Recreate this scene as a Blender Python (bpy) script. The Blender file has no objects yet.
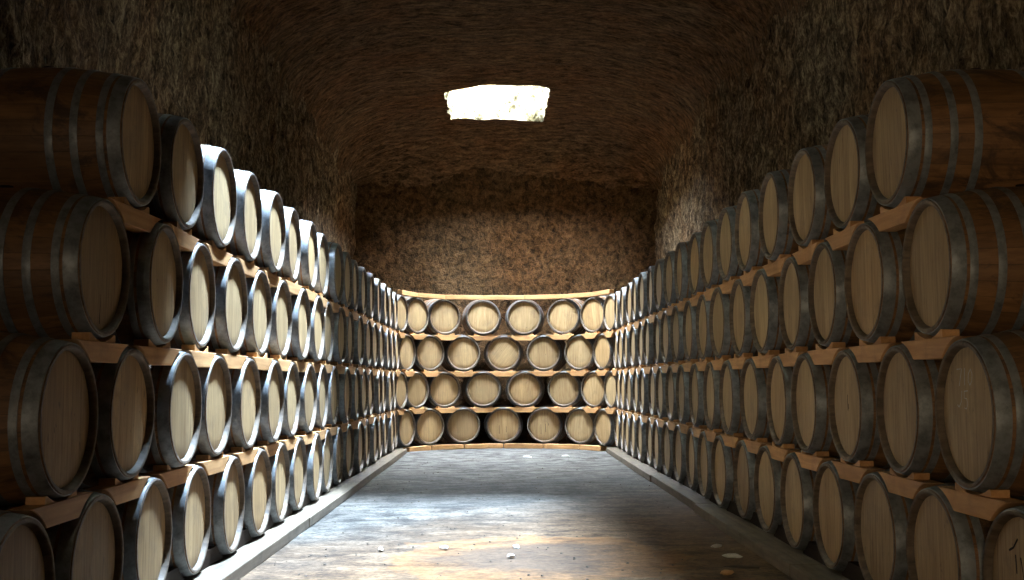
import bpy, math, random
from mathutils import Vector, Matrix, noise
random.seed(7)
S = bpy.context.scene
C = S.collection
PI = math.pi

# ------------------------------------------------------------------ materials
def new_mat(name):
    m = bpy.data.materials.new(name); m.use_nodes = True
    nt = m.node_tree; nt.nodes.clear()
    out = nt.nodes.new('ShaderNodeOutputMaterial')
    b = nt.nodes.new('ShaderNodeBsdfPrincipled')
    nt.links.new(b.outputs[0], out.inputs[0])
    return m, nt, b

class NB:
    """tiny node builder"""
    def __init__(s, nt): s.nt = nt
    def n(s, t, **kw):
        x = s.nt.nodes.new(t)
        for k, v in kw.items(): setattr(x, k, v)
        return x
    def l(s, a, b): s.nt.links.new(a, b)
    def coord(s, scale=(1, 1, 1), loc=(0, 0, 0), rnd=0.0, rot=(0, 0, 0)):
        tc = s.n('ShaderNodeTexCoord'); mp = s.n('ShaderNodeMapping')
        mp.inputs['Scale'].default_value = scale
        mp.inputs['Rotation'].default_value = rot
        mp.inputs['Location'].default_value = loc
        s.l(tc.outputs['Object'], mp.inputs['Vector'])
        if rnd:
            oi = s.n('ShaderNodeObjectInfo')
            mul = s.n('ShaderNodeMath', operation='MULTIPLY'); mul.inputs[1].default_value = rnd
            s.l(oi.outputs['Random'], mul.inputs[0])
            ad = s.n('ShaderNodeVectorMath', operation='ADD')
            s.l(mp.outputs[0], ad.inputs[0]); s.l(mul.outputs[0], ad.inputs[1])
            return ad.outputs[0]
        return mp.outputs[0]
    def noise(s, vec, scale, detail=4, rough=.55, dist=0.0):
        x = s.n('ShaderNodeTexNoise'); x.inputs['Scale'].default_value = scale
        x.inputs['Detail'].default_value = detail; x.inputs['Roughness'].default_value = rough
        x.inputs['Distortion'].default_value = dist
        s.l(vec, x.inputs['Vector']); return x.outputs['Fac']
    def ramp(s, fac, stops):
        r = s.n('ShaderNodeValToRGB'); e = r.color_ramp.elements
        while len(e) < len(stops): e.new(.5)
        for i, (p, c) in enumerate(stops):
            e[i].position = p
            e[i].color = (c, c, c, 1) if isinstance(c, (int, float)) else (*c, 1)
        s.l(fac, r.inputs[0]); return r.outputs[0]
    def mix(s, fac, a, b, mode='MIX'):
        x = s.n('ShaderNodeMix', data_type='RGBA', blend_type=mode)
        for i, v in ((0, fac), (6, a), (7, b)):
            if hasattr(v, 'is_linked'): s.l(v, x.inputs[i])
            elif i == 0: x.inputs[0].default_value = v
            else: x.inputs[i].default_value = (*v, 1)
        return x.outputs[2]
    def math(s, op, a, b=0.0, clamp=False):
        x = s.n('ShaderNodeMath', operation=op); x.use_clamp = clamp
        for i, v in ((0, a), (1, b)):
            if hasattr(v, 'is_linked'): s.l(v, x.inputs[i])
            else: x.inputs[i].default_value = v
        return x.outputs[0]
    def bump(s, h, strength, dist, bsdf, normal=None):
        x = s.n('ShaderNodeBump'); x.inputs['Strength'].default_value = strength
        x.inputs['Distance'].default_value = dist
        s.l(h, x.inputs['Height'])
        if normal is not None: s.l(normal, x.inputs['Normal'])
        s.l(x.outputs[0], bsdf.inputs['Normal']); return x.outputs[0]

def mat_head():
    """pale oak barrel head: vertical boards with seams, knots and cellar marks"""
    m, nt, b = new_mat('oak_head'); k = NB(nt)
    v = k.coord((1, 1, 1), rnd=37.0)
    tc = k.n('ShaderNodeTexCoord'); sp = k.n('ShaderNodeSeparateXYZ'); k.l(tc.outputs['Object'], sp.inputs[0])
    px = k.math('MULTIPLY', k.math('ADD', sp.outputs[0], .5), 10.5)
    cell = k.math('FLOOR', px); fr = k.math('FRACT', px)
    oi = k.n('ShaderNodeObjectInfo')
    wn = k.n('ShaderNodeTexWhiteNoise', noise_dimensions='2D')
    cb = k.n('ShaderNodeCombineXYZ'); k.l(cell, cb.inputs[0]); k.l(oi.outputs['Random'], cb.inputs[1])
    k.l(cb.outputs[0], wn.inputs['Vector'])
    grain = k.noise(k.coord((26, 1, 1.6), rnd=37.0), 2.2, 6, .65)
    col = k.ramp(grain, [(.3, (.28, .18, .083)), (.7, (.51, .37, .195))])
    board = k.ramp(wn.outputs['Value'], [(0, (.78, .74, .68)), (1, (1.04, 1.03, 1.0))])
    col = k.mix(1.0, col, board, 'MULTIPLY')
    tint = k.ramp(oi.outputs['Random'], [(0, (.80, .76, .70)), (.5, (1, 1, 1)), (.8, (1.03, .95, .85)), (1, (.9, .9, .9))])
    col = k.mix(1.0, col, tint, 'MULTIPLY')
    blot = k.ramp(k.noise(v, 5.0, 5, .65), [(.55, 0), (.74, 1)])
    col = k.mix(k.math('MULTIPLY', blot, .45), col, (.13, .09, .055))
    spots = k.ramp(k.noise(k.coord((1.6, 1, .6), rnd=91.0), 26.0, 2, .5), [(.69, 0), (.75, 1)])
    col = k.mix(k.math('MULTIPLY', spots, .6), col, (.07, .05, .03))
    seam = k.ramp(k.math('ABSOLUTE', k.math('SUBTRACT', fr, .5)), [(.47, 0), (.5, 1)])
    col = k.mix(k.math('MULTIPLY', seam, .55), col, (.08, .05, .03))
    k.l(col, b.inputs['Base Color']); b.inputs['Roughness'].default_value = .62
    h = k.math('SUBTRACT', k.math('MULTIPLY', grain, .25), seam)
    k.bump(h, .35, .004, b)
    return m

def mat_body():
    """oak staves round the barrel, weathered, with wine stains near the bung belt"""
    m, nt, b = new_mat('oak_staves'); k = NB(nt)
    tc = k.n('ShaderNodeTexCoord'); sp = k.n('ShaderNodeSeparateXYZ'); k.l(tc.outputs['Object'], sp.inputs[0])
    ang = k.math('ARCTAN2', sp.outputs[0], k.math('SUBTRACT', sp.outputs[2], .36))
    px = k.math('MULTIPLY', k.math('ADD', ang, 4.0), 30 / (2 * PI))
    cell = k.math('FLOOR', px); fr = k.math('FRACT', px)
    oi = k.n('ShaderNodeObjectInfo')
    wn = k.n('ShaderNodeTexWhiteNoise', noise_dimensions='2D')
    cb = k.n('ShaderNodeCombineXYZ'); k.l(cell, cb.inputs[0]); k.l(oi.outputs['Random'], cb.inputs[1])
    k.l(cb.outputs[0], wn.inputs['Vector'])
    grain = k.noise(k.coord((14, 1.5, 14), rnd=51.0), 2.5, 6, .65)
    col = k.ramp(grain, [(.3, (.115, .055, .021)), (.7, (.27, .14, .055))])
    board = k.ramp(wn.outputs['Value'], [(0, (.7, .68, .66)), (1, (1.1, 1.08, 1.05))])
    col = k.mix(1.0, col, board, 'MULTIPLY')
    st = k.ramp(k.noise(k.coord((2.0, 1.2, 2.0), rnd=77.0), 2.6, 5, .7, .6), [(.52, 0), (.62, 1)])
    col = k.mix(k.math('MULTIPLY', st, .8), col, (.035, .018, .012))
    seam = k.ramp(k.math('ABSOLUTE', k.math('SUBTRACT', fr, .5)), [(.46, 0), (.5, 1)])
    col = k.mix(k.math('MULTIPLY', seam, .6), col, (.03, .02, .012))
    k.l(col, b.inputs['Base Color']); b.inputs['Roughness'].default_value = .6
    k.bump(k.math('SUBTRACT', k.math('MULTIPLY', grain, .3), seam), .35, .004, b)
    return m

def mat_hoop():
    m, nt, b = new_mat('galvanised_hoop'); k = NB(nt)
    v = k.coord((1, 1, 1), rnd=13.0)
    n1 = k.noise(v, 14, 5, .7)
    col = k.ramp(n1, [(.3, (.085, .092, .098)), (.6, (.22, .24, .255))])
    rust = k.ramp(k.noise(v, 7, 4, .6), [(.62, 0), (.75, 1)])
    col = k.mix(k.math('MULTIPLY', rust, .35), col, (.14, .085, .06))
    k.l(col, b.inputs['Base Color'])
    b.inputs['Metallic'].default_value = .3
    k.l(k.ramp(n1, [(.3, .55), (.7, .4)]), b.inputs['Roughness'])
    k.bump(k.noise(v, 60, 3), .1, .002, b)
    return m

def mat_wood(name, c0, c1, axis=0, rough=.65, dirt=.35, spec=.4):
    m, nt, b = new_mat(name); k = NB(nt)
    sc = [18, 18, 18]; sc[axis] = 1.2
    grain = k.noise(k.coord(tuple(sc), rnd=23.0), 1.6, 6, .6, .4)
    col = k.ramp(grain, [(.3, c0), (.7, c1)])
    d = k.ramp(k.noise(k.coord((1, 1, 1), rnd=63.0), 6, 5, .65), [(.5, 0), (.72, 1)])
    col = k.mix(k.math('MULTIPLY', d, dirt), col, tuple(x * .25 for x in c0))
    oi = k.n('ShaderNodeObjectInfo')
    tint = k.ramp(oi.outputs['Random'], [(0, (.8, .76, .72)), (1, (1.1, 1.07, 1.04))])
    col = k.mix(1.0, col, tint, 'MULTIPLY')
    k.l(col, b.inputs['Base Color']); b.inputs['Roughness'].default_value = rough
    b.inputs['Specular IOR Level'].default_value = spec
    k.bump(grain, .25, .004, b)
    return m

def mat_rock(name, scale, c_dark, c_mid, c_light, rust, streak=0.6):
    """rough hewn tuff: tool marks stretched along one axis, pits, ochre patches"""
    m, nt, b = new_mat(name); k = NB(nt)
    big = k.noise(k.coord((.45, .45, .45)), 1.3, 5, .6)
    mid = k.noise(k.coord(scale), 1.0, 6, .68, .5)
    fine = k.noise(k.coord(tuple(s * 2.2 for s in scale)), 2.2, 5, .7)
    pits = k.ramp(k.noise(k.coord(tuple(s ** .5 * 2.2 for s in scale)), 2.0, 3, .6), [(.55, 0), (.72, 1)])
    col = k.ramp(k.math('ADD', k.math('MULTIPLY', mid, streak), k.math('MULTIPLY', fine, 1 - streak)),
                 [(.40, c_dark), (.5, c_mid), (.61, c_light)])
    och = k.ramp(big, [(.42, 0), (.64, 1)])
    col = k.mix(k.math('MULTIPLY', och, .6), col, k.mix(.8, col, rust, 'MULTIPLY'))
    col = k.mix(k.math('MULTIPLY', pits, .6), col, tuple(x * .35 for x in c_dark))
    k.l(col, b.inputs['Base Color']); b.inputs['Roughness'].default_value = .95
    b.inputs['Specular IOR Level'].default_value = .15
    h = k.math('ADD', k.math('MULTIPLY', mid, .8), k.math('SUBTRACT', k.math('MULTIPLY', fine, .5), k.math('MULTIPLY', pits, .5)))
    k.bump(h, 1.0, .10, b)
    return m

def mat_floor():
    m, nt, b = new_mat('cellar_floor'); k = NB(nt)
    v = k.coord((1, 1, 1))
    n1 = k.noise(v, .9, 6, .65)
    n2 = k.noise(k.coord((1.0, 1.6, 1)), 3.2, 6, .7)
    n3 = k.noise(v, 24, 4, .7)
    col = k.ramp(k.math('ADD', k.math('MULTIPLY', n1, .45), k.math('MULTIPLY', n2, .55)),
                 [(.38, (.018, .016, .014)), (.48, (.056, .051, .045)), (.62, (.145, .132, .114))])
    grit = k.ramp(n3, [(.35, (.45, .42, .39)), (.6, (1.1, 1.1, 1.1))])
    col = k.mix(1.0, col, grit, 'MULTIPLY')
    # tramped-in brown earth, mostly on the half near the camera
    tc = k.n('ShaderNodeTexCoord'); sp = k.n('ShaderNodeSeparateXYZ'); k.l(tc.outputs['Object'], sp.inputs[0])
    X, Y = sp.outputs[0], sp.outputs[1]
    wob = k.math('MULTIPLY', k.math('SUBTRACT', k.noise(v, 1.1, 5, .6), .5), 3.4)
    near = k.ramp(k.math('DIVIDE', k.math('ADD', k.math('ADD', Y, wob), k.math('MULTIPLY', X, -1.1)), 16), [(.50, 1), (.70, 0)])
    earth = k.mix(1.0, k.ramp(n2, [(.35, (.055, .028, .012)), (.65, (.22, .125, .058))]), grit, 'MULTIPLY')
    col = k.mix(k.math('MULTIPLY', near, .8), col, earth)
    # the damp patch with its orange rim of earth
    dx = k.math('DIVIDE', k.math('SUBTRACT', X, .22), 1.0)
    dy = k.math('DIVIDE', k.math('SUBTRACT', Y, 7.75), 1.05)
    rr = k.math('SQRT', k.math('ADD', k.math('MULTIPLY', dx, dx), k.math('MULTIPLY', dy, dy)))
    rr = k.math('ADD', rr, k.math('MULTIPLY', k.math('SUBTRACT', k.noise(v, 1.5, 6, .7), .5), 1.5))
    ring = k.ramp(rr, [(.35, 0), (.80, 1), (1.0, 1), (1.9, 0)])
    col = k.mix(k.math('MULTIPLY', k.math('MULTIPLY', ring, k.ramp(n2, [(.3, .2), (.62, 1)])), .5), col, (.24, .105, .032))
    core = k.ramp(rr, [(.45, 1), (.75, 0)])
    col = k.mix(k.math('MULTIPLY', core, .6), col, (.06, .04, .028))
    far_light = k.ramp(k.math('DIVIDE', k.math('ADD', Y, wob), 20), [(.68, 0), (.86, 1)])  # far floor painted paler to brighten the skylight's pool of light
    col = k.mix(k.math('MULTIPLY', far_light, k.ramp(n2, [(.42, 0), (.62, .7)])), col, (.20, .195, .185))
    specks = k.ramp(k.noise(v, 26, 2, .5), [(.72, 0), (.76, 1)])
    col = k.mix(k.math('MULTIPLY', specks, .75), col, (.035, .028, .022))
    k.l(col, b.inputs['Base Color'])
    k.l(k.ramp(n1, [(.35, .68), (.65, .95)]), b.inputs['Roughness'])
    b.inputs['Specular IOR Level'].default_value = .2
    k.bump(k.math('ADD', n2, k.math('MULTIPLY', n3, .35)), .55, .03, b)
    return m

def mat_plain(name, c, rough=.8):
    m, nt, b = new_mat(name); k = NB(nt)
    n = k.noise(k.coord((1, 1, 1), rnd=9.0), 30, 4, .6)
    k.l(k.ramp(n, [(.3, tuple(x * .7 for x in c)), (.7, c)]), b.inputs['Base Color'])
    b.inputs['Roughness'].default_value = rough
    return m

M_HEAD, M_BODY, M_HOOP = mat_head(), mat_body(), mat_hoop()
M_CRADLE = mat_wood('pine_cradle', (.40, .20, .075), (.64, .375, .165))
M_RAIL = mat_wood('rail_timber', (.085, .066, .046), (.185, .15, .108), dirt=.5)
M_RIM = mat_wood('weathered_rim', (.06, .047, .036), (.18, .138, .10), axis=1)
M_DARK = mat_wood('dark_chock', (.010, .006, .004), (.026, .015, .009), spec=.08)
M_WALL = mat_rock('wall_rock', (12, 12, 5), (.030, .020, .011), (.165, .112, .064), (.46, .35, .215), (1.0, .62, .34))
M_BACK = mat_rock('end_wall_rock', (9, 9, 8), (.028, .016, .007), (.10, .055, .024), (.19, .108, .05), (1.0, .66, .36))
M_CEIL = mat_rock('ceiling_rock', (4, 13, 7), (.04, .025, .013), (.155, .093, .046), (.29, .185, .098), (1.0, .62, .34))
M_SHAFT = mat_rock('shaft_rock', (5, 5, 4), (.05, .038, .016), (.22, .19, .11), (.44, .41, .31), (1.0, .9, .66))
M_FLOOR = mat_floor()
M_CHALK = mat_plain('chalk', (.62, .62, .58))
M_PAINT = mat_plain('black_marking', (.012, .010, .009))
M_STONE = mat_plain('white_chip', (.78, .77, .73))
M_PEB = mat_plain('dark_grit', (.09, .07, .055))
M_TWIG = mat_plain('twig_bark', (.05, .035, .025))

# ------------------------------------------------------------------ mesh helpers
def mk(name, verts, faces, mat, parent=None, smooth=False, angle=None):
    me = bpy.data.meshes.new(name); me.from_pydata(verts, [], faces); me.validate(); me.update()
    me.materials.append(mat)
    o = bpy.data.objects.new(name, me); C.objects.link(o)
    if smooth:
        me.shade_smooth()
        if angle: me.set_sharp_from_angle(angle=math.radians(angle))
    if parent: o.parent = parent
    return o

def lathe_y(profile, seg, closed=True):
    """profile = [(y, r)] turned about the local Y axis through z=0"""
    v, f = [], []
    n = len(profile)
    for i in range(seg):
        a = 2 * PI * i / seg
        for (y, r) in profile: v.append((r * math.sin(a), y, r * math.cos(a)))
    m = n if closed else n - 1
    for i in range(seg):
        j = (i + 1) % seg
        for k in range(m):
            k2 = (k + 1) % n
            f.append((i * n + k, i * n + k2, j * n + k2, j * n + k))
    return v, f

def prism(poly, y0, y1, bev=0.0):
    """poly in the XZ plane (counter-clockwise seen from -Y), extruded along Y"""
    n = len(poly)
    v = [(x, y0, z) for x, z in poly] + [(x, y1, z) for x, z in poly]
    f = [tuple(range(n)), tuple(range(2 * n - 1, n - 1, -1))]
    for i in range(n):
        j = (i + 1) % n
        f.append((j, i, n + i, n + j))
    return v, f

def empty(name, loc, rz=0.0):
    o = bpy.data.objects.new(name, None); C.objects.link(o)
    o.location = loc; o.rotation_euler = (0, 0, rz); o.empty_display_size = .1
    return o

def tag(o, label, cat, group=None, kind=None):
    o['label'] = label; o['category'] = cat
    if group: o['group'] = group
    if kind: o['kind'] = kind
    return o

def structure(o, label=None, cat=None):
    o['kind'] = 'structure'
    if label: o['label'] = label
    if cat: o['category'] = cat
    return o

# ------------------------------------------------------------------ room sizes (metres)
XL, XR, Y0, Y1 = -2.86, 3.02, -5.0, 21.65
AL, AR = 1.748, 1.913             # aisle half widths at the barrel fronts
CH = 6.0                        # ceiling
CAM_Z = 1.2
SKY = [(-.92, .80, 17.97, 19.98), (-1.3, .15, 8.2, 10.7), (-.8, .8, -1.2, .8)]   # two light wells in the roof, then an unseen one added for fill

def fb(p, o=5):
    return noise.fractal(Vector(p), 1.0, 2.0, o)

def ceil_z(x, y):
    u = min(1.0, abs((x - .08) / 3.02)); w = min(1.0, max(0.0, (y - 19.4) / 2.35))
    a = (1 - u ** 3.2) ** .5; c = (1 - w ** 2.6) ** .55
    return 4.95 + (CH - 4.95) * a * c

def grid(name, us, vs, fn, mat, skip=None):
    v = [fn(a, b) for b in vs for a in us]; nu = len(us); f = []
    for j in range(len(vs) - 1):
        for i in range(nu - 1):
            if skip and skip((us[i] + us[i + 1]) / 2, (vs[j] + vs[j + 1]) / 2): continue
            f.append((j * nu + i, j * nu + i + 1, (j + 1) * nu + i + 1, (j + 1) * nu + i))
    return mk(name, v, f, mat, smooth=True)

def lin(a, b, step):
    n = max(1, int(round((b - a) / step))); return [a + (b - a) * i / n for i in range(n + 1)]

def side_wall(name, x, s):
    # s = +1 when the room lies on the +x side
    def fn(y, z):
        d = .05 * fb((y * 2.6, z * .6, x), 4) + .085 * abs(fb((y * 6, z * 2.4, x + 5), 5)) + .12 * fb((y * .35, z * .4, x + 9), 2)
        return (x + s * d - s * .05, y, z)
    ys, zs = lin(Y0 - .2, Y1 + .2, .045), lin(-.05, 5.6, .05)
    return grid(name, ys if s > 0 else ys[::-1], zs, fn, M_WALL)
structure(side_wall('wall_left', XL, 1), 'rough hewn brown rock wall behind the left barrel stack', 'wall')
structure(side_wall('wall_right', XR, -1), 'rough hewn brown rock wall behind the right barrel stack', 'wall')

def end_wall(name, y, s, skip=None):
    def fn(x, z):
        d = .06 * fb((x * 1.6, z * 1.6, y), 5) + .10 * fb((x * .5, z * .5, y + 7), 2)
        return (x, y + s * d - s * .05, z)
    xs, zs = lin(XL - .2, XR + .2, .07), lin(-.05, 5.9, .07)
    return grid(name, xs[::-1] if s > 0 else xs, zs, fn, M_BACK, skip)
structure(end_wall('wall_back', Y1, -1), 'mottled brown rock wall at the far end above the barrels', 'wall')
def fill_gap(x, z): return -2.6 < x < -1.4 and z < 2.6  # gap in the unseen wall, made for the added fill lamp
structure(end_wall('wall_front', Y0, 1, fill_gap))
def jamb(x0, x1, z0, z1):
    v = [(x, y, z) for z in (z0, z1) for y in (Y0 - .45, Y0 + .12) for x in (x0, x1)]
    return v, [(0, 2, 3, 1), (4, 5, 7, 6), (0, 1, 5, 4), (2, 6, 7, 3), (0, 4, 6, 2), (1, 3, 7, 5)]
dv, df = [], []
for q in ((-2.75, -2.55, 0, 2.75), (-1.45, -1.25, 0, 2.75), (-2.55, -1.45, 2.55, 2.75)):
    a, b = jamb(*q); n0 = len(dv); dv += a; df += [tuple(n0 + i for i in t) for t in b]
structure(mk('fill_doorway', dv, df, M_RAIL))  # unseen doorway, added to house the warm fill lamp

def snap(vals, marks):
    out = list(vals)
    for m in marks:
        k = min(range(len(out)), key=lambda i: abs(out[i] - m)); out[k] = m
    return sorted(out)
xs = lin(XL - .25, XR + .25, .085); ys = lin(Y0 - .2, Y1 + .2, .085)
ysn = snap(ys, [q for s_ in SKY for q in s_[2:]])
XM = sorted(set(q for s_ in SKY for q in s_[:2]))
xsn = snap(xs, [])
def rim(x0, x1, y0, y1, x, y):
    """ragged edge of a light well: pulls a grid point on to the wobbly rim"""
    return x, y
def in_sky(x, y):
    return any(a < x < b and c < y < d for a, b, c, d in SKY)
xs2 = sorted(set(round(q, 4) for q in xsn) | set(XM))
xs2 = [q for i, q in enumerate(xs2) if q in XM or all(abs(q - m) > .02 for m in XM)]
def wob(x, y, z):
    return Vector((fb((x * 3, y * 3, z * 3 + 1), 3), fb((x * 3 + 9, y * 3, z * 3), 3), 0)) * .05 + Vector((fb((x * 11, y * 11, z * 11 + 1), 2), fb((x * 11 + 9, y * 11, z * 11), 2), 0)) * .025
def ceil_pt(x, y):
    z = ceil_z(x, y) + .045 * fb((x * 1.2, y * 3.2, 2), 4) + .05 * fb((x * .6, y * .6, 8), 2)
    w = wob(x, y, 6)
    a, b, c, d = SKY[0]
    q = (x - (a + b) / 2) / ((b - a) / 2)
    bow = .30 * max(0, 1 - q * q) * math.exp(-((y - c) / .35) ** 2) - .10 * max(0, q) * math.exp(-((y - d) / .3) ** 2) * (abs(q) < 1.6)
    return (x + w.x, y + w.y - bow, z)
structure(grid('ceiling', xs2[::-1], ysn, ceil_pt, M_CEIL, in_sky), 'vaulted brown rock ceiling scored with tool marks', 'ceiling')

def shaft(name, box, h):
    """light well cut up through the rock"""
    x0, x1, y0, y1 = box
    gx = [q for q in xs2 if x0 - 1e-6 <= q <= x1 + 1e-6]; gy = [q for q in ysn if y0 - 1e-6 <= q <= y1 + 1e-6]
    ring = [(x, y0) for x in gx[:-1]] + [(x1, y) for y in gy[:-1]] + [(x, y1) for x in gx[:0:-1]] + [(x0, y) for y in gy[:0:-1]]
    n = len(ring); lv = int(h / .09); v, f = [], []
    cx, cy = (x0 + x1) / 2, (y0 + y1) / 2
    for j in range(lv + 1):
        for (x, y) in ring:
            px, py, pz = ceil_pt(x, y)
            if j:
                z = pz + h * j / lv
                w = wob(x, y, 6 + z); q = fb((x * 4, y * 4, z * 4), 4) * .05
                dx, dy = x - cx, y - cy; l = math.hypot(dx, dy)
                px, py, pz = x + w.x + dx / l * q, y + w.y + dy / l * q, z
            v.append((px, py, pz))
    for j in range(lv):
        for i in range(n):
            k = (i + 1) % n
            f.append((j * n + i, (j + 1) * n + i, (j + 1) * n + k, j * n + k))
    return mk(name, v, f, M_SHAFT, smooth=True)
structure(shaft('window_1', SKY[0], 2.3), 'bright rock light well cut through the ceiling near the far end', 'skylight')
structure(shaft('window_2', SKY[1], 4.3)); structure(shaft('fill_well', SKY[2], 2.6))  # the last well is unseen, added to hold a warm fill lamp

def floor_fn(x, y):
    return (x, y, .012 * fb((x * .8, y * .8, 3), 4) - .006)
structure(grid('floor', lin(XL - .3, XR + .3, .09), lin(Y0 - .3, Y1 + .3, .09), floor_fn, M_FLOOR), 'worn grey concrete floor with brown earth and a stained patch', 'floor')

# ------------------------------------------------------------------ the barrel
LEN, RB, RC = .92, .360, .304
def rad(s):
    t = (s - LEN / 2) / (LEN / 2); return RB - (RB - RC) * t * t
SEG = 56
def barrel_meshes():
    out = {}
    prof = [(.052, .262), (.050, .272), (.012, .281), (.002, .285), (0, .288), (0, .300), (.003, .3028)]
    for i in range(1, 24): prof.append((LEN * i / 24, rad(LEN * i / 24)))
    prof += [(LEN - .003, .3028), (LEN, .300), (LEN, .288), (LEN - .012, .281), (LEN - .05, .272), (LEN - .052, .262)]
    prof = [(y - LEN / 2, r) for y, r in prof]
    v, f = lathe_y(prof, SEG, closed=False)
    v = [(x, y, z + RB) for x, y, z in v]
    f = [tuple(reversed(q)) for q in f]
    out['barrel_body'] = (v, f)
    # head board: a slightly dished disc with a bevelled edge, origin at its own centre
    v, f = lathe_y([(.020, .276), (.004, .276), (0, .262), (-.001, .2), (-.0015, .12), (-.002, .05)], SEG, closed=False)
    f = [tuple(reversed(q)) for q in f]
    c = len(v); v.append((0, -.002, 0)); n = 6
    for i in range(SEG): f.append((c, ((i + 1) % SEG) * n + 5, i * n + 5))
    b0 = len(v); v.append((0, .02, 0))
    for i in range(SEG): f.append((b0, i * n, ((i + 1) % SEG) * n))
    out['head'] = (v, f)
    for nm, s0, s1 in (('head_hoop', .006, .064), ('collar_hoop', .078, .110), ('quarter_hoop', .19, .224), ('bilge_hoop', .298, .334)):
        for back in (0, 1):
            ts = [s0 + (s1 - s0) * q / 3 for q in range(4)]
            p = [(t, rad(t) + .0042) for t in ts] + [(t, rad(t) - .003) for t in reversed(ts)]
            p[0] = (s0, rad(s0) + .003); p[3] = (s1, rad(s1) + .003)
            if back: p = [(LEN - y, r) for y, r in p]
            p = [(y - LEN / 2, r) for y, r in p]
            v, f = lathe_y(p, SEG)
            v = [(x, y, z + RB) for x, y, z in v]
            if not back: f = [tuple(reversed(q)) for q in f]
            out[nm + ('_back' if back else '')] = (v, f)
    return out
BM = barrel_meshes()
MESH = {}
for nm, (v, f) in BM.items():
    me = bpy.data.meshes.new('barrel_' + nm if not nm.startswith('barrel') else nm)
    me.from_pydata(v, [], f); me.update()
    import bmesh
    b = bmesh.new(); b.from_mesh(me); bmesh.ops.recalc_face_normals(b, faces=b.faces); b.to_mesh(me); b.free()
    me.shade_smooth(); me.set_sharp_from_angle(angle=math.radians(38))
    me.materials.append(M_HEAD if nm == 'head' else M_BODY if nm == 'barrel_body' else M_HOOP)
    if nm == 'barrel_body':
        me.materials.append(M_RIM)
        for p_ in me.polygons:
            if abs(p_.center.y) > LEN / 2 - .003 or (abs(p_.center.y) > LEN / 2 - .06 and math.hypot(p_.center.x, p_.center.z - RB) < .292): p_.material_index = 1
    MESH[nm] = me
# bung in the top of the belly
v, f = lathe_y([(-.012, .001), (-.012, .026), (.012, .030), (.014, .001)], 20, closed=False)
MESH['bung'] = bpy.data.meshes.new('bung'); MESH['bung'].from_pydata([(x, z, y) for x, y, z in v], [], f); MESH['bung'].materials.append(M_DARK)

def part(name, me, parent, loc=(0, 0, 0), rot=(0, 0, 0)):
    o = bpy.data.objects.new(name, me); C.objects.link(o); o.parent = parent
    o.location = loc; o.rotation_euler = rot
    return o

def barrel(p, n, label, group, full=False, headrot=0.0):
    """p = centre of the front rim, n = horizontal unit vector pointing into the stack"""
    rz = math.atan2(-n.x, n.y)
    c = p + n * (LEN / 2)
    r = empty('wine_barrel', (c.x, c.y, p.z - RB), rz)
    tag(r, label, 'barrel', group)
    part('barrel_body', MESH['barrel_body'], r)
    part('head', MESH['head'], r, (0, -LEN / 2 + .027, RB), (0, headrot, 0))
    for h in ('head_hoop', 'collar_hoop', 'quarter_hoop', 'bilge_hoop'):
        part(h, MESH[h], r)
    if full:
        for h in ('head_hoop', 'collar_hoop', 'quarter_hoop', 'bilge_hoop'):
            part(h, MESH[h + '_back'], r)
        part('bung', MESH['bung'], r, (0, 0, 2 * RB))
        hb = part('head', MESH['head'], r, (0, LEN / 2 - .027, RB), (0, 0, PI))
    return r

# ------------------------------------------------------------------ tiers: chains of fronts from the left end, round the far end, to the right end
def V3(x, y, z): return Vector((x, y, z))
ZT = {4: CAM_Z - .793, 3: CAM_Z - .142, 2: CAM_Z + .514, 1: CAM_Z + 1.170}
ARC_A = [(-1.695, 18.98, -75), (-1.475, 19.61, -54), (-1.02, 20.09, -28), (-.333, 20.27, -6), (.414, 20.27, 3), (1.11, 20.07, 25), (1.60, 19.60, 51), (1.845, 18.98, 75)]
ARC_B = [(-1.63, 19.32, -67), (-1.267, 19.87, -40), (-.69, 20.21, -14), (.03, 20.33, 0), (.76, 20.21, 13), (1.375, 19.86, 37), (1.735, 19.32, 66)]
def chain(t):
    z = ZT[t]; L, Rr, A = [], [], []
    if t in (1, 3):
        ks = range(0 if t == 1 else -1, 17)
        yl = [5.35 + .812 * k for k in ks]; yr = [5.41 + .810 * k for k in ks]; arc = ARC_A
    else:
        ks = range(0 if t == 2 else -1, 18)
        yl = [4.944 + .808 * k for k in ks]; yr = [5.005 + .805 * k for k in ks]; arc = ARC_B
    rnd = random.Random(t * 11)
    for y in yl:
        e = math.radians(rnd.uniform(-1.3, 1.3))
        L.append((V3(-AL + rnd.uniform(-.018, .018), y, z), V3(-math.cos(e), math.sin(e), 0)))
    for x, y, ph in arc:
        q = math.radians(ph); A.append((V3(x, y, z), V3(math.sin(q), math.cos(q), 0)))
    for y in yr:
        e = math.radians(rnd.uniform(-1.3, 1.3))
        Rr.append((V3(AR + rnd.uniform(-.018, .018), y, z), V3(math.cos(e), math.sin(e), 0)))
    return L, A, Rr

ORD = ['first', 'second', 'third', 'fourth', 'fifth', 'sixth', 'seventh', 'eighth', 'ninth', 'tenth', 'eleventh', 'twelfth', 'thirteenth',
       'fourteenth', 'fifteenth', 'sixteenth', 'seventeenth', 'eighteenth', 'nineteenth']
TIER = {1: 'top tier', 2: 'second tier down', 3: 'third tier down', 4: 'bottom tier'}
CH_ = {}
for t in (1, 2, 3, 4):
    L, A, R_ = chain(t); CH_[t] = L + A + list(reversed(R_))
    CH_[t, 'n'] = (len(L), len(A), len(R_))

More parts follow.
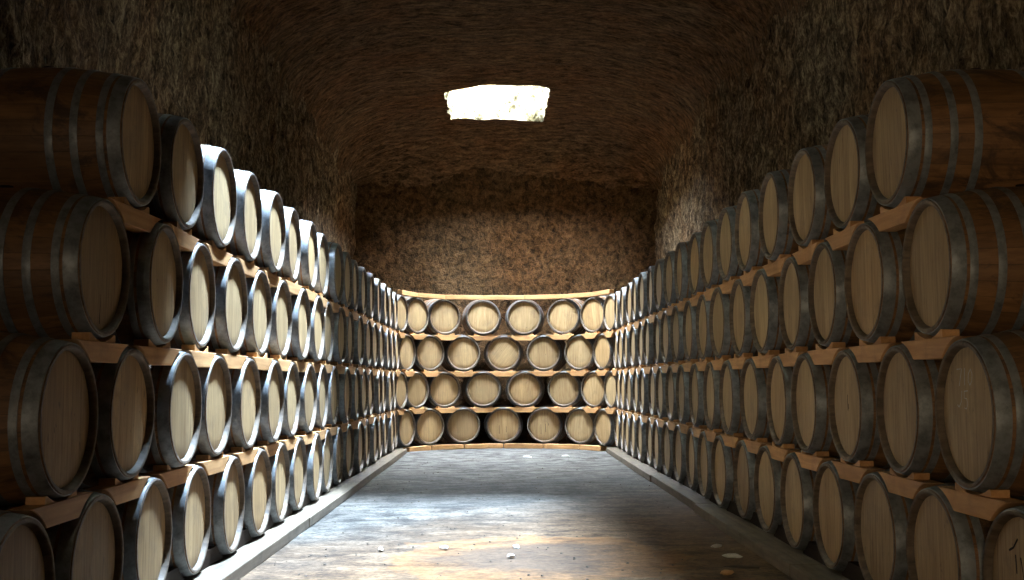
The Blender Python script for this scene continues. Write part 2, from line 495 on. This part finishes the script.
SPECIAL = {
    (1, 'L', 0): 'large oak barrel lying foremost on the top tier against the left wall',
    (2, 'L', 0): 'oak barrel with a cracked head, foremost in the second tier, left wall',
    (3, 'L', 0): 'oak barrel with a spotted brown head, foremost in third tier, left wall',
    (4, 'L', 0): 'oak barrel with a small pale tag on its hoop, bottom tier, left wall',
    (1, 'R', 0): 'oak barrel with wine stained belly, foremost on top tier, right wall',
    (2, 'R', 0): 'orange brown oak barrel, foremost in the second tier down, right wall',
    (3, 'R', 0): 'oak barrel with chalk marks on its dark head, third tier, right wall',
    (4, 'R', 0): 'oak barrel with black letter marks on its head, bottom tier, right wall',
}
BAR = {}
hr = random.Random(5)
for t in (1, 2, 3, 4):
    nl, na, nr = CH_[t, 'n']
    for i, (p, n) in enumerate(CH_[t]):
        if i < nl: side, k = 'L', i
        elif i < nl + na: side, k = 'B', i - nl
        else: side, k = 'R', nl + na + nr - 1 - i
        if side == 'B':
            lab = f'pale headed oak barrel, {TIER[t]} across the far end, {ORD[k]} from the left'
            grp = f'barrels across the far end, {TIER[t]}'
        else:
            w = 'left' if side == 'L' else 'right'
            lab = SPECIAL.get((t, side, k), f'oak wine barrel, {TIER[t]} along the {w} wall, {ORD[k]} from the near end')
            grp = f'barrels along the {w} wall, {TIER[t]}'
        rot = hr.choice([hr.uniform(-.12, .12)] * 5 + [hr.uniform(-.9, .9)])
        if side != 'B' and k < 4: rot *= .08
        full = side != 'B' and (k == 0 or (t == 1 and k < 3))
        BAR[t, side, k] = barrel(p, n, lab, grp, full, rot)

# ------------------------------------------------------------------ cradles between the tiers
RA = .3305
def arc_pts(cx, cz, r, x0, x1, up, n=7):
    o = []
    for i in range(n + 1):
        x = x0 + (x1 - x0) * i / n
        h = math.sqrt(max(0, r * r - (x - cx) ** 2)); o.append((x, cz + h if up else cz - h))
    return o
def cradle(pa, na, pb, nb, upper, label, group, chocks=True):
    off0, off1 = .010, .100
    a = pa + na * off1; b = pb + nb * off1
    d = b - a; h = d.length / 2; d.normalize(); m = (a + b) / 2
    nn = Vector((-d.y, d.x, 0));
    if nn.dot(na + nb) < 0: nn = -nn; 
    # local x runs so that local y points into the stack
    rz = math.atan2(-nn.x, nn.y)
    ex = Vector((math.cos(rz), math.sin(rz), 0))
    base = m - nn * off1
    zc = pa.z
    r = empty('barrel_cradle' if chocks else 'top_plank', (base.x, base.y, zc + .235), rz)
    tag(r, label, 'cradle' if chocks else 'plank', group)
    zt, zb = .325, .235
    lo = math.sqrt(RA ** 2 - zb ** 2); hi = math.sqrt(RA ** 2 - zt ** 2)
    poly = arc_pts(-h, 0, RA, -h + lo, -h + max(hi, .055), True) 
    if chocks or True:
        poly = poly + [(-h + max(hi, .055), zt)] if poly[-1][1] < zt - 1e-4 else poly
    right = [(-x, z) for x, z in reversed(poly)]
    pl = right[::-1]; pl = poly + right
    if not chocks:
        zt2 = zt + .035; e = h - .012
        pl = [(-e, zt + .003), (e, zt + .003), (e, zt2 + .045), (-e, zt2 + .045)]
    pl = [(x, z - zb) for x, z in pl]
    v, f = prism(pl, off0, off1)
    bm = bmesh.new(); vs = [bm.verts.new(q) for q in v]
    for q in f: bm.faces.new([vs[i] for i in q])
    bmesh.ops.recalc_face_normals(bm, faces=bm.faces)
    me = bpy.data.meshes.new('beam'); bm.to_mesh(me); bm.free(); me.materials.append(M_CRADLE)
    be = bpy.data.objects.new('beam', me); C.objects.link(be); be.parent = r
    bv = be.modifiers.new('bevel', 'BEVEL'); bv.width = .004; bv.segments = 1; bv.limit_method = 'ANGLE'
    if not chocks: return r
    ux = (upper - base).dot(ex); uz = upper.z - zc
    for s in (-1, 1):
        x0, x1, x2 = .045, .150, .168
        top = [(x0 + (x1 - x0) * i / 6) for i in range(7)]
        arc = [(x, uz - math.sqrt(.3295 ** 2 - x * x)) for x in top]
        pol = [(x0, zt + .0005)] + [(x2, zt + .0005), (x2, arc[-1][1] - .002)] + arc[::-1]
        pol = [(s * x + ux, z - zb) for x, z in pol]
        v, f = prism(pol, off0 + .010, off1 - .004)
        bm = bmesh.new(); vs = [bm.verts.new(q) for q in v]
        for q in f: bm.faces.new([vs[i] for i in q])
        bmesh.ops.recalc_face_normals(bm, faces=bm.faces)
        me = bpy.data.meshes.new('chock'); bm.to_mesh(me); bm.free(); me.materials.append(M_CRADLE)
        o = bpy.data.objects.new('chock', me); C.objects.link(o); o.parent = r
    return r
for t in (2, 3, 4):
    nl, na, nr = CH_[t - 1, 'n']
    for i, (up, un) in enumerate(CH_[t - 1]):
        (pa, ja), (pb, jb) = CH_[t][i], CH_[t][i + 1]
        if i < nl: side, k = 'left wall', i
        elif i < nl + na: side, k = 'far end', i - nl
        else: side, k = 'right wall', nl + na + nr - 1 - i
        if side == 'far end':
            lab = f'pine cradle under the {ORD[k]} barrel from the left, {TIER[t - 1]} of the far end'
        else:
            lab = f'pine cradle under the {ORD[k]} barrel from the near end, {TIER[t - 1]}, {side}'
        cradle(pa, ja, pb, jb, up, lab, f'pine cradles under the {TIER[t - 1]} along the {side}')
nl, na, nr = CH_[1, 'n']
for k in range(na - 1):
    (pa, ja), (pb, jb) = CH_[1][nl + k], CH_[1][nl + k + 1]
    cradle(pa, ja, pb, jb, None, f'pale plank lying on the top barrels of the far end, {ORD[k]} from the left', 'planks on the far top barrels', False)

# ------------------------------------------------------------------ floor rails and dark chocks under the bottom tier
ZR = ZT[4] - .3305
def box_obj(name, x0, x1, y0, y1, z0, z1, mat, loc, rz, bev=.006):
    v = [(x, y, z) for z in (z0, z1) for y in (y0, y1) for x in (x0, x1)]
    f = [(0, 2, 3, 1), (4, 5, 7, 6), (0, 1, 5, 4), (2, 6, 7, 3), (0, 4, 6, 2), (1, 3, 7, 5)]
    o = mk(name, v, f, mat); o.location = loc; o.rotation_euler = (0, 0, rz)
    b = o.modifiers.new('bevel', 'BEVEL'); b.width = bev; b.segments = 2
    return o
rr = random.Random(3)
for side, x, rz in (('left', -AL, PI / 2), ('right', AR, -PI / 2)):
    ends = [3.6, 6.3, 9.4, 12.7, 15.9, 18.95] if side == 'left' else [3.6, 6.9, 10.3, 13.4, 16.5, 18.95]
    for i in range(5):
        h = (ends[i + 1] - ends[i]) / 2; yc = (ends[i + 1] + ends[i]) / 2
        o = box_obj('floor_rail', -h + .006, h - .006, -.14 + rr.uniform(-.015, .015), .115, -.004, ZR, M_RAIL, (x, yc, 0), rz)
        tag(o, f'weathered timber rail on the floor under the {side} barrels, {ORD[i]} from the near end', 'rail', f'floor rails along the {side} wall')
nl, na, nr = CH_[4, 'n']
seg = CH_[4][nl - 1:nl + na + 1]
for k in range(len(seg) - 1):
    (pa, ja), (pb, jb) = seg[k], seg[k + 1]
    a, b = pa - ja * .0, pb - jb * .0
    d = b - a; h = d.length / 2; nn = Vector((-d.y, d.x, 0)).normalized()
    if nn.dot(ja + jb) < 0: nn = -nn
    if k in (0, len(seg) - 2): continue
    m = (a + b) / 2
    o = box_obj('floor_rail', -h + .012, h - .012, -.03, .112, -.004, ZR, M_CRADLE, (m.x, m.y, 0), math.atan2(-nn.x, nn.y))
    tag(o, f'short timber rail on the floor under the far end barrels, {ORD[k - 1]} from the left', 'rail', 'floor rails across the far end')

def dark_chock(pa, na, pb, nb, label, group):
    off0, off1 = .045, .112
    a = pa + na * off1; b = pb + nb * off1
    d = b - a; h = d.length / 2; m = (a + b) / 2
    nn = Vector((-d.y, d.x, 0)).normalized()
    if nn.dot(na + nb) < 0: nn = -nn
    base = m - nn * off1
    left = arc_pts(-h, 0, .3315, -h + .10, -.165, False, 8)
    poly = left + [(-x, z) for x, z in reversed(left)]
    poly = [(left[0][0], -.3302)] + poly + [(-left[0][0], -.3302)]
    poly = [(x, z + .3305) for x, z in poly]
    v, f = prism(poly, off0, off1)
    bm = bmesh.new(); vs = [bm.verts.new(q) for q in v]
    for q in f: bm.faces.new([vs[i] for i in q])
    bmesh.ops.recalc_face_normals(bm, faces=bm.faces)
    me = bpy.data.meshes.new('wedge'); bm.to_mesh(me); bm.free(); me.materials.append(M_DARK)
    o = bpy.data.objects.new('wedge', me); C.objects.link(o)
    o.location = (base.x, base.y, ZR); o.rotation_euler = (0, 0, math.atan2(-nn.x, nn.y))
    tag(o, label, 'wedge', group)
nl, na, nr = CH_[4, 'n']
for i in range(len(CH_[4]) - 1):
    if i < nl - 1: side, k = 'left wall', i
    elif i >= nl + na: side, k = 'right wall', nl + na + nr - 2 - i
    else: continue
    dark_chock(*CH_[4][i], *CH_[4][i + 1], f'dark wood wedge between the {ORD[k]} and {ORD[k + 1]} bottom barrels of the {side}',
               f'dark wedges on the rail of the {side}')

# ------------------------------------------------------------------ marks on single barrels
def strokes(name, parent, lines, y, mat, r=.0035, label=None):
    """hand drawn marks: thin round strokes lying on the head board (x, z in metres about its centre)"""
    v, f = [], []
    for pts in lines:
        b0 = len(v); m = len(pts)
        for q, (x, z) in enumerate(pts):
            xa, za = pts[max(0, q - 1)]; xb, zb = pts[min(m - 1, q + 1)]
            l = math.hypot(xb - xa, zb - za) or 1; nx, nz = -(zb - za) / l, (xb - xa) / l
            for e in range(6):
                c, s_ = math.cos(e * PI / 3), math.sin(e * PI / 3)
                v.append((x + nx * r * c, y + .35 * r * s_, z + nz * r * c))
        for q in range(m - 1):
            for e in range(6):
                f.append((b0 + q * 6 + e, b0 + q * 6 + (e + 1) % 6, b0 + q * 6 + 6 + (e + 1) % 6, b0 + q * 6 + 6 + e))
        f.append(tuple(range(b0, b0 + 6))); f.append(tuple(range(b0 + m * 6 - 1, b0 + m * 6 - 7, -1)))
    o = mk(name, v, f, mat, parent)
    if label: o['label'] = label
    return o
YH = -.0016
def head_of(b): return [c for c in b.children if c.name.startswith('head') and 'hoop' not in c.name][0]
b = BAR[3, 'R', 0]; h = head_of(b); h.rotation_euler = (0, 0, 0)
strokes('chalk_marking', h, [[(-.105, .185), (-.055, .187), (-.085, .115)], [(-.025, .19), (-.03, .118)],
        [(.035, .185), (.012, .165), (.008, .135), (.024, .118), (.045, .135), (.05, .165), (.035, .185)],
        [(-.06, .095), (-.068, .05), (-.095, .025), (-.11, .035)],
        [(.0, .095), (-.035, .093), (-.038, .065), (-.012, .062), (-.003, .04), (-.018, .02), (-.038, .024)]], YH, M_CHALK, .0022, 'faint white chalk numbers')
b = BAR[4, 'R', 0]; h = head_of(b); h.rotation_euler = (0, 0, 0)
strokes('letter_marking', h, [[(-.06, .13), (-.055, .06)], [(-.02, .125), (.0, .05), (.03, .125)], [(-.11, .14), (-.075, .155), (-.04, .19)]], YH, M_PAINT, .0045, 'black painted letter strokes')
b = BAR[2, 'L', 0]; h = head_of(b); h.rotation_euler = (0, 0, 0)
strokes('crack', h, [[(.005, -.02), (.008, -.07), (.0, -.12), (.006, -.17), (.0, -.22), (.002, -.25)]], YH + .001, M_PAINT, .003, 'dark split in the head board')
for key, ln in (((3, 'R', 2), [[(.0, .06), (-.004, .02), (.003, -.03)], [(.012, .01), (.014, -.02)]]),
                ((4, 'B', 4), [[(-.06, .02), (-.058, -.16)], [(.02, .03), (.03, -.12)], [(.07, .05), (.085, .0)]]),
                ((4, 'B', 3), [[(-.08, .0), (-.078, -.15)], [(.05, -.01), (.052, -.13)]])):
    h = head_of(BAR[key]); h.rotation_euler = (0, 0, 0)
    strokes('ink_marking', h, ln, YH, M_PAINT, .004, 'dark ink strokes')
# pale tag riveted to the head hoop of the foremost bottom barrel on the left
b = BAR[4, 'L', 0]
a = math.radians(-38)
v = [(x, y, z) for z in (0, .004) for y in (-.02, .02) for x in (-.02, .02)]
tg = mk('hoop_tag', v, [(0, 2, 3, 1), (4, 5, 7, 6), (0, 1, 5, 4), (2, 6, 7, 3), (0, 4, 6, 2), (1, 3, 7, 5)], M_STONE, b)
rt = rad(.035) + .005
tg.location = (rt * math.sin(a), -LEN / 2 + .035, RB + rt * math.cos(a)); tg.rotation_euler = (0, a, 0); tg['label'] = 'small pale square tag'
v = [(x, y, z) for z in (.004, .006) for y in (-.009, .009) for x in (-.010, .010)]
ts = mk('tag_symbol', v, [(0, 2, 3, 1), (4, 5, 7, 6), (0, 1, 5, 4), (2, 6, 7, 3), (0, 4, 6, 2), (1, 3, 7, 5)], M_PAINT, tg)

# ------------------------------------------------------------------ things lying on the floor
def stone(name, loc, sx, sy, sz, mat, seed):
    bm = bmesh.new(); bmesh.ops.create_icosphere(bm, subdivisions=2, radius=1)
    for q in bm.verts:
        k = 1 + .35 * noise.noise(q.co * 1.7 + Vector((seed, 0, 0)))
        q.co = Vector((q.co.x * sx * k, q.co.y * sy * k, max(q.co.z, -.35) * sz * k))
    me = bpy.data.meshes.new(name); bm.to_mesh(me); bm.free(); me.materials.append(mat)
    o = bpy.data.objects.new(name, me); C.objects.link(o)
    o.location = (*loc, .3 * sz); o.rotation_euler = (0, 0, seed)
    return o
chips = [((-.42, 8.14), .035, .02, 'white chip of stone on the brown floor left of the damp stain'),
         ((.10, 8.17), .05, .022, 'longer white chip of stone at the top edge of the damp stain'),
         ((.06, 7.73), .03, .02, 'pale chip of stone inside the dark damp stain'),
         ((-.87, 8.08), .03, .02, 'small white chip on the bare floor well left of the stain'),
         ((1.02, 17.93), .07, .05, 'round white lump on the floor before the far end barrels'),
         ((.40, 17.82), .10, .05, 'flat crumpled white scrap on the floor before the far end barrels'),
         ((1.55, 8.14), .05, .03, 'white plaster crumb beside the right floor rail, farther of two'),
         ((1.57, 7.69), .07, .04, 'larger white plaster crumb beside the right floor rail, nearer of two'),
         ((1.40, 7.03), .06, .04, 'tan flake of wood on the floor near the right rail')]
for i, (l, s, w, lab) in enumerate(chips):
    o = stone('wood_flake' if 'wood' in lab else 'stone_chip', l, s, w, .018, M_CRADLE if 'wood' in lab else M_STONE, i * 1.7)
    tag(o, lab, 'chip', 'pale scraps on the floor')
rp = random.Random(21)
tv, tf = [], []
for i in range(260):
    x, y = rp.uniform(-1.55, 1.7), 6.2 + 11.5 * rp.random() ** 1.8
    s = rp.uniform(.004, .011)
    k = len(tv); a0 = rp.uniform(0, 6)
    for j in range(5):
        a = a0 + j * 2 * PI / 5; q = s * rp.uniform(.7, 1.3); tv.append((x + q * math.cos(a), y + q * math.sin(a), 0))
    for j in range(5):
        a = a0 + j * 2 * PI / 5; q = s * .6; tv.append((x + q * math.cos(a), y + q * math.sin(a), s * .8))
    tf += [(k + 5, k + 6, k + 7, k + 8, k + 9)] + [(k + j, k + (j + 1) % 5, k + 5 + (j + 1) % 5, k + 5 + j) for j in range(5)]
tag(mk('grit', tv, tf, M_PEB), 'dark grit and crumbs scattered over the cellar floor', 'grit', None, 'stuff')
v, f = lathe_y([(-.11, .001), (-.108, .007), (-.03, .009), (.05, .008), (.11, .005), (.112, .001)], 8, closed=False)
tw = mk('twig', [(x + .015 * math.sin(y * 20), y, z) for x, y, z in v], f, M_TWIG, smooth=True)
tw.location = (1.53, 7.2, .012); tw.rotation_euler = (0, 0, PI / 2 - .1)
tag(tw, 'dark twig lying on the floor near the right rail', 'twig')

# ------------------------------------------------------------------ light: daylight through two light wells, plus an added near well and doorway
def area(name, loc, sx, sy, power, col, aim, spread=180):
    l = bpy.data.lights.new(name, 'AREA'); l.shape = 'RECTANGLE'; l.size = sx; l.size_y = sy
    l.energy = power; l.color = col; l.spread = math.radians(spread)
    o = bpy.data.objects.new(name, l); C.objects.link(o); o.location = loc
    o.rotation_euler = (Vector(aim) - Vector(loc)).to_track_quat('-Z', 'Y').to_euler()
    return o
COOL, WARM = (.78, .90, 1.0), (1.0, .72, .42)
area('sky_far', (-.3, 19.15, 7.2), 1.2, 1.1, 1900, (.76, .88, 1.0), (-.55, 19.15, 0), 135)
area('sky_middle', (-.05, 10.05, 10.1), .8, .8, 20000, (.56, .76, 1.0), (-.8, 9.2, 0))
area('near_fill', (0, -.2, 8.3), 1.4, 1.6, 200, (1.0, .85, .65), (0, .4, 0))  # added fill lamp in the made-up near well
area('warm_fill', (-2.0, -5.3, 1.35), 1.0, 2.3, 25, (1.0, .76, .46), (2.6, 4.5, 1.9), 66)  # warm fill lamp added behind the camera, aimed at the right barrels
sun = bpy.data.lights.new('sun', 'SUN'); sun.energy = 170; sun.angle = .009; sun.color = (1, .84, .58)
so = bpy.data.objects.new('sun', sun); C.objects.link(so)
so.rotation_euler = Vector((-.75, .55, -.9)).to_track_quat('-Z', 'Y').to_euler(); so.location = (0, 0, 12)
w = bpy.data.worlds.new('sky'); S.world = w; w.use_nodes = True
bg = w.node_tree.nodes['Background']; bg.inputs[0].default_value = (.6, .78, 1, 1); bg.inputs[1].default_value = 1.0

# ------------------------------------------------------------------ camera
cam = bpy.data.cameras.new('camera'); co = bpy.data.objects.new('camera', cam); C.objects.link(co)
F = 1110.0
cam.sensor_fit = 'HORIZONTAL'; cam.sensor_width = 36; cam.lens = 36 * F / 1024
yaw, pitch, roll = .0096, .0823, .0046
def to_cam(P):
    x, y, z = P
    c, s = math.cos(yaw), math.sin(yaw); x, y = x * c - y * s, x * s + y * c
    c, s = math.cos(pitch), math.sin(pitch); y, z = y * c + z * s, -y * s + z * c
    c, s = math.cos(roll), math.sin(roll); x, z = x * c - z * s, x * s + z * c
    return (x, z, -y)          # Blender camera axes
cols = [to_cam(e) for e in ((1, 0, 0), (0, 1, 0), (0, 0, 1))]
Rm = Matrix((cols[0], cols[1], cols[2]))     # rows = camera coords of the world axes -> camera-to-world
co.matrix_world = Matrix.Translation((0, 0, CAM_Z)) @ Rm.to_4x4()
cam.clip_end = 100
S.camera = co
S.view_settings.view_transform = 'Standard'; S.view_settings.look = 'None'
S.view_settings.exposure = 0; S.view_settings.gamma = 1; S.view_settings.use_curve_mapping = False
S.cycles.use_denoising = True
S.cycles.max_bounces = 8; S.cycles.diffuse_bounces = 5; S.cycles.sample_clamp_indirect = 6
